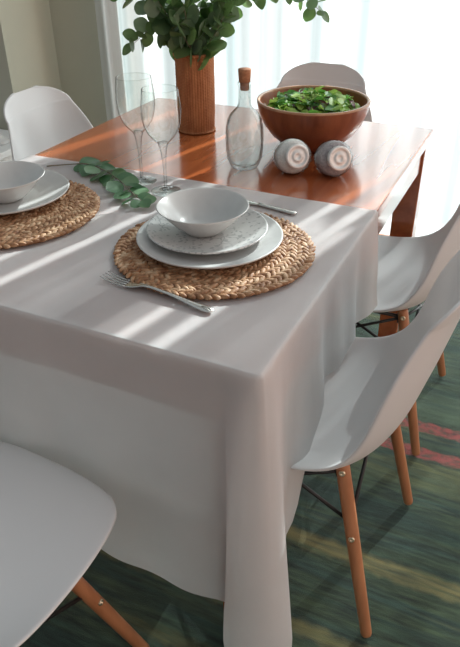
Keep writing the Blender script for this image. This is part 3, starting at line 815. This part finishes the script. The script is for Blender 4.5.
SP = [
 ('lowest left eucalyptus sprig drooping beside the vase, ending in round leaves', [vp(0,.12),vp(-.02,.23,-.01),vp(-.06,.285,-.03),vp(-.115,.280,-.04),vp(-.160,.248,-.05)], .058),
 ('upper left eucalyptus sprig reaching up and out over the wine glasses', [vp(-.01,.12),vp(-.03,.25,0),vp(-.08,.33,-.01),vp(-.13,.36,-.03),vp(-.19,.375,-.05)], .060),
 ('longest eucalyptus sprig arching far right toward the salad bowl, drooping at its tip', [vp(.01,.12),vp(.04,.26,.0),(vp(.12,.345,.0)),vp(.20,.375,-.01),vp(.275,.362,-.02),vp(.325,.332,-.02),vp(.342,.318,-.02)], .052),
 ('short eucalyptus sprig leaning right over the vase rim', [vp(.015,.12),vp(.035,.225,-.02),vp(.060,.27,-.04),vp(.085,.315,-.05)], .060),
 (mid, [vp(0,.12),vp(-.01,.26,-.03),vp(-.02,.34,-.05),vp(-.03,.43,-.06)], .064),
 (mid, [vp(.01,.12),vp(.01,.27,.02),vp(.03,.36,.02),vp(.05,.46,.02)], .064),
 (mid, [vp(-.01,.12),vp(-.045,.25,.02),vp(-.075,.34,.03),vp(-.10,.45,.03)], .062),
 (mid, [vp(.005,.12),vp(-.005,.222,-.045),vp(-.015,.255,-.07),vp(-.035,.30,-.085)], .060),
 (mid, [vp(0,.12),vp(.03,.26,-.01),vp(.075,.34,-.02),vp(.13,.42,-.03)], .062),
 (mid, [vp(.0,.12),vp(-.02,.24,-.02),vp(-.055,.30,-.04),vp(-.09,.36,-.06)], .060),
]
for k, (lb, pts, lf) in enumerate(SP):
    sprig('eucalyptus_sprig', lb, pts, lf, 20+k, EM, GE, start=.34 if k != 2 else .24, step=.021)

# sprig lying on the cloth
zc = CT+.004
sprig('leafy_sprig', 'green leafy sprig lying on the cloth between the placemats and the glasses', [(-.835,.580,zc),(-.790,.606,zc+.002),(-.735,.616,zc+.008),(-.665,.590,zc+.010),(-.590,.545,zc+.010),(-.520,.490,zc+.010),(-.480,.462,zc+.010)], .053, 5, [M['sprig_leaf'],M['sprig_pale']], step=.026, flat=True, start=.2, rounder=.7, wk=.82, smat=M['stem'])

# ------------------------------------------------------------------ left edge: white console with an ornament; block by the curtain
cs = thing('console_table', 'white low console behind the left chair, at the picture edge', 'console', (-2.14,1.50,0))
bm = bmesh.new(); add_box(bm, (-.33,-.20,.375),(.33,.20,.405)); bevel(obj('console_top', bm, M['paint'], cs, smooth=False), .004)
bm = bmesh.new(); add_box(bm, (-.30,-.17,.06),(.30,.18,.375)); obj('cabinet_body', bm, M['paint'], cs, smooth=False)
for sx in (-1,1):
    bm = bmesh.new(); add_box(bm, (min(sx*.005,sx*.29),-.184,.08),(max(sx*.005,sx*.29),-.17,.36)); d = bevel(obj('door', bm, M['paint'], cs, smooth=False), .003)
    bm = bmesh.new(); add_lathe(bm, [(0,.018),(.008,.016),(.010,.010),(.005,.004),(.005,0)], 16, Matrix.Translation((sx*.04,-.184,.22)) @ Matrix.Rotation(PI/2,4,'X')); obj('knob', bm, M['steel'], d)
    for sy in (-1,1):
        bm = bmesh.new(); add_tube(bm, [(sx*.26,sy*.14,.0),(sx*.26,sy*.14,.062)], [.014,.018], 12); obj('leg', bm, M['paint'], cs)
ov = thing('ceramic_candlestick', 'tall white ceramic candlestick on the console at the left edge', 'candlestick', (-1.925,1.53,.4054))
bm = bmesh.new(); add_lathe(bm, [(0,0),(.055,0),(.057,.006),(.040,.016),(.020,.03),(.013,.06),(.012,.18),(.016,.26),(.030,.285),(.034,.31),(.026,.325),(0,.325)], 32); obj('candle_holder', bm, M['ceramic'], ov)
bm = bmesh.new(); add_lathe(bm, [(0,.325),(.011,.325),(.011,.42),(.009,.424),(0,.424)], 20); obj('candle', bm, M['paint'], ov)
bx = obj('wooden_box', bmesh.new(), M['orange_wood']); bm = bmesh.new(); add_box(bm, (-.05,-.03,0),(.05,.03,.105)); bm.to_mesh(bx.data); bm.free(); bx.location = (-.235,1.90,.0005)
bevel(bx, .012, 3); tag(bx, 'small orange wooden box on the floor by the curtain, seen past the table leg', 'box')

# ------------------------------------------------------------------ light
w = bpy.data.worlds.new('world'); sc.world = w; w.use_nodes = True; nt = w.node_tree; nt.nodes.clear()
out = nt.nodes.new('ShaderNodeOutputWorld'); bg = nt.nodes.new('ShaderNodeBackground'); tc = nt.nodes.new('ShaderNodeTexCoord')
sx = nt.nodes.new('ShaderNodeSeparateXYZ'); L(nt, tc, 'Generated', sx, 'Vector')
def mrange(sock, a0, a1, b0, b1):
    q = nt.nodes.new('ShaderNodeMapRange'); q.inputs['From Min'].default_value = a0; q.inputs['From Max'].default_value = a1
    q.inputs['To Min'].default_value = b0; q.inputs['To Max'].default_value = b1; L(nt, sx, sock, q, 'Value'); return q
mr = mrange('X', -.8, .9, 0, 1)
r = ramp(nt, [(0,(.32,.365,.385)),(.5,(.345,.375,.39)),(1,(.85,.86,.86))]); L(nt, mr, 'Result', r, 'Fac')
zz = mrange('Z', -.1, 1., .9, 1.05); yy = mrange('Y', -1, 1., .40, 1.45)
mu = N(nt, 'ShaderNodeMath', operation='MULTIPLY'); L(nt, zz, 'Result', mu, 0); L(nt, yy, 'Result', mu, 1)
# warm fill added to the world low on the right, for the unbuilt room
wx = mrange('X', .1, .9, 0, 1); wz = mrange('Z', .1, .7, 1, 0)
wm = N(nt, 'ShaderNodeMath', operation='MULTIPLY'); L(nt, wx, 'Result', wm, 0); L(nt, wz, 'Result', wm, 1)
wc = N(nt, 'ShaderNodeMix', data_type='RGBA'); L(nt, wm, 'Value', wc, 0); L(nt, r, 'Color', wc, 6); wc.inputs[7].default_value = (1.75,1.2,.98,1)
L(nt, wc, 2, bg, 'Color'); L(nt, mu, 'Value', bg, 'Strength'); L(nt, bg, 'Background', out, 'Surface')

def light(name, kind, energy, color, loc=None, direction=None, **kw):
    l = bpy.data.lights.new(name, kind); l.energy = energy; l.color = color
    for k, v in kw.items(): setattr(l, k, v)
    o = bpy.data.objects.new(name, l); COL.objects.link(o)
    if loc: o.location = loc
    if direction: o.rotation_euler = Vector(direction).to_track_quat('-Z','Y').to_euler()
    return o
az, el = math.radians(12.8), math.radians(33)
sd = Vector((-math.sin(az)*math.cos(el), -math.cos(az)*math.cos(el), -math.sin(el)))
light('sun', 'SUN', 7.0, (.95,1,.99), (0,5,5), sd, angle=.006)
a = light('sky_light', 'AREA', 80, (.93,.98,1), (.72,2.75,1.25), (0,-1,0), shape='RECTANGLE', size=3.0, size_y=2.6)

sc.cycles.transparent_max_bounces = 32
sc.view_settings.view_transform = 'Standard'
sc.view_settings.look = 'None'
sc.view_settings.exposure = .2
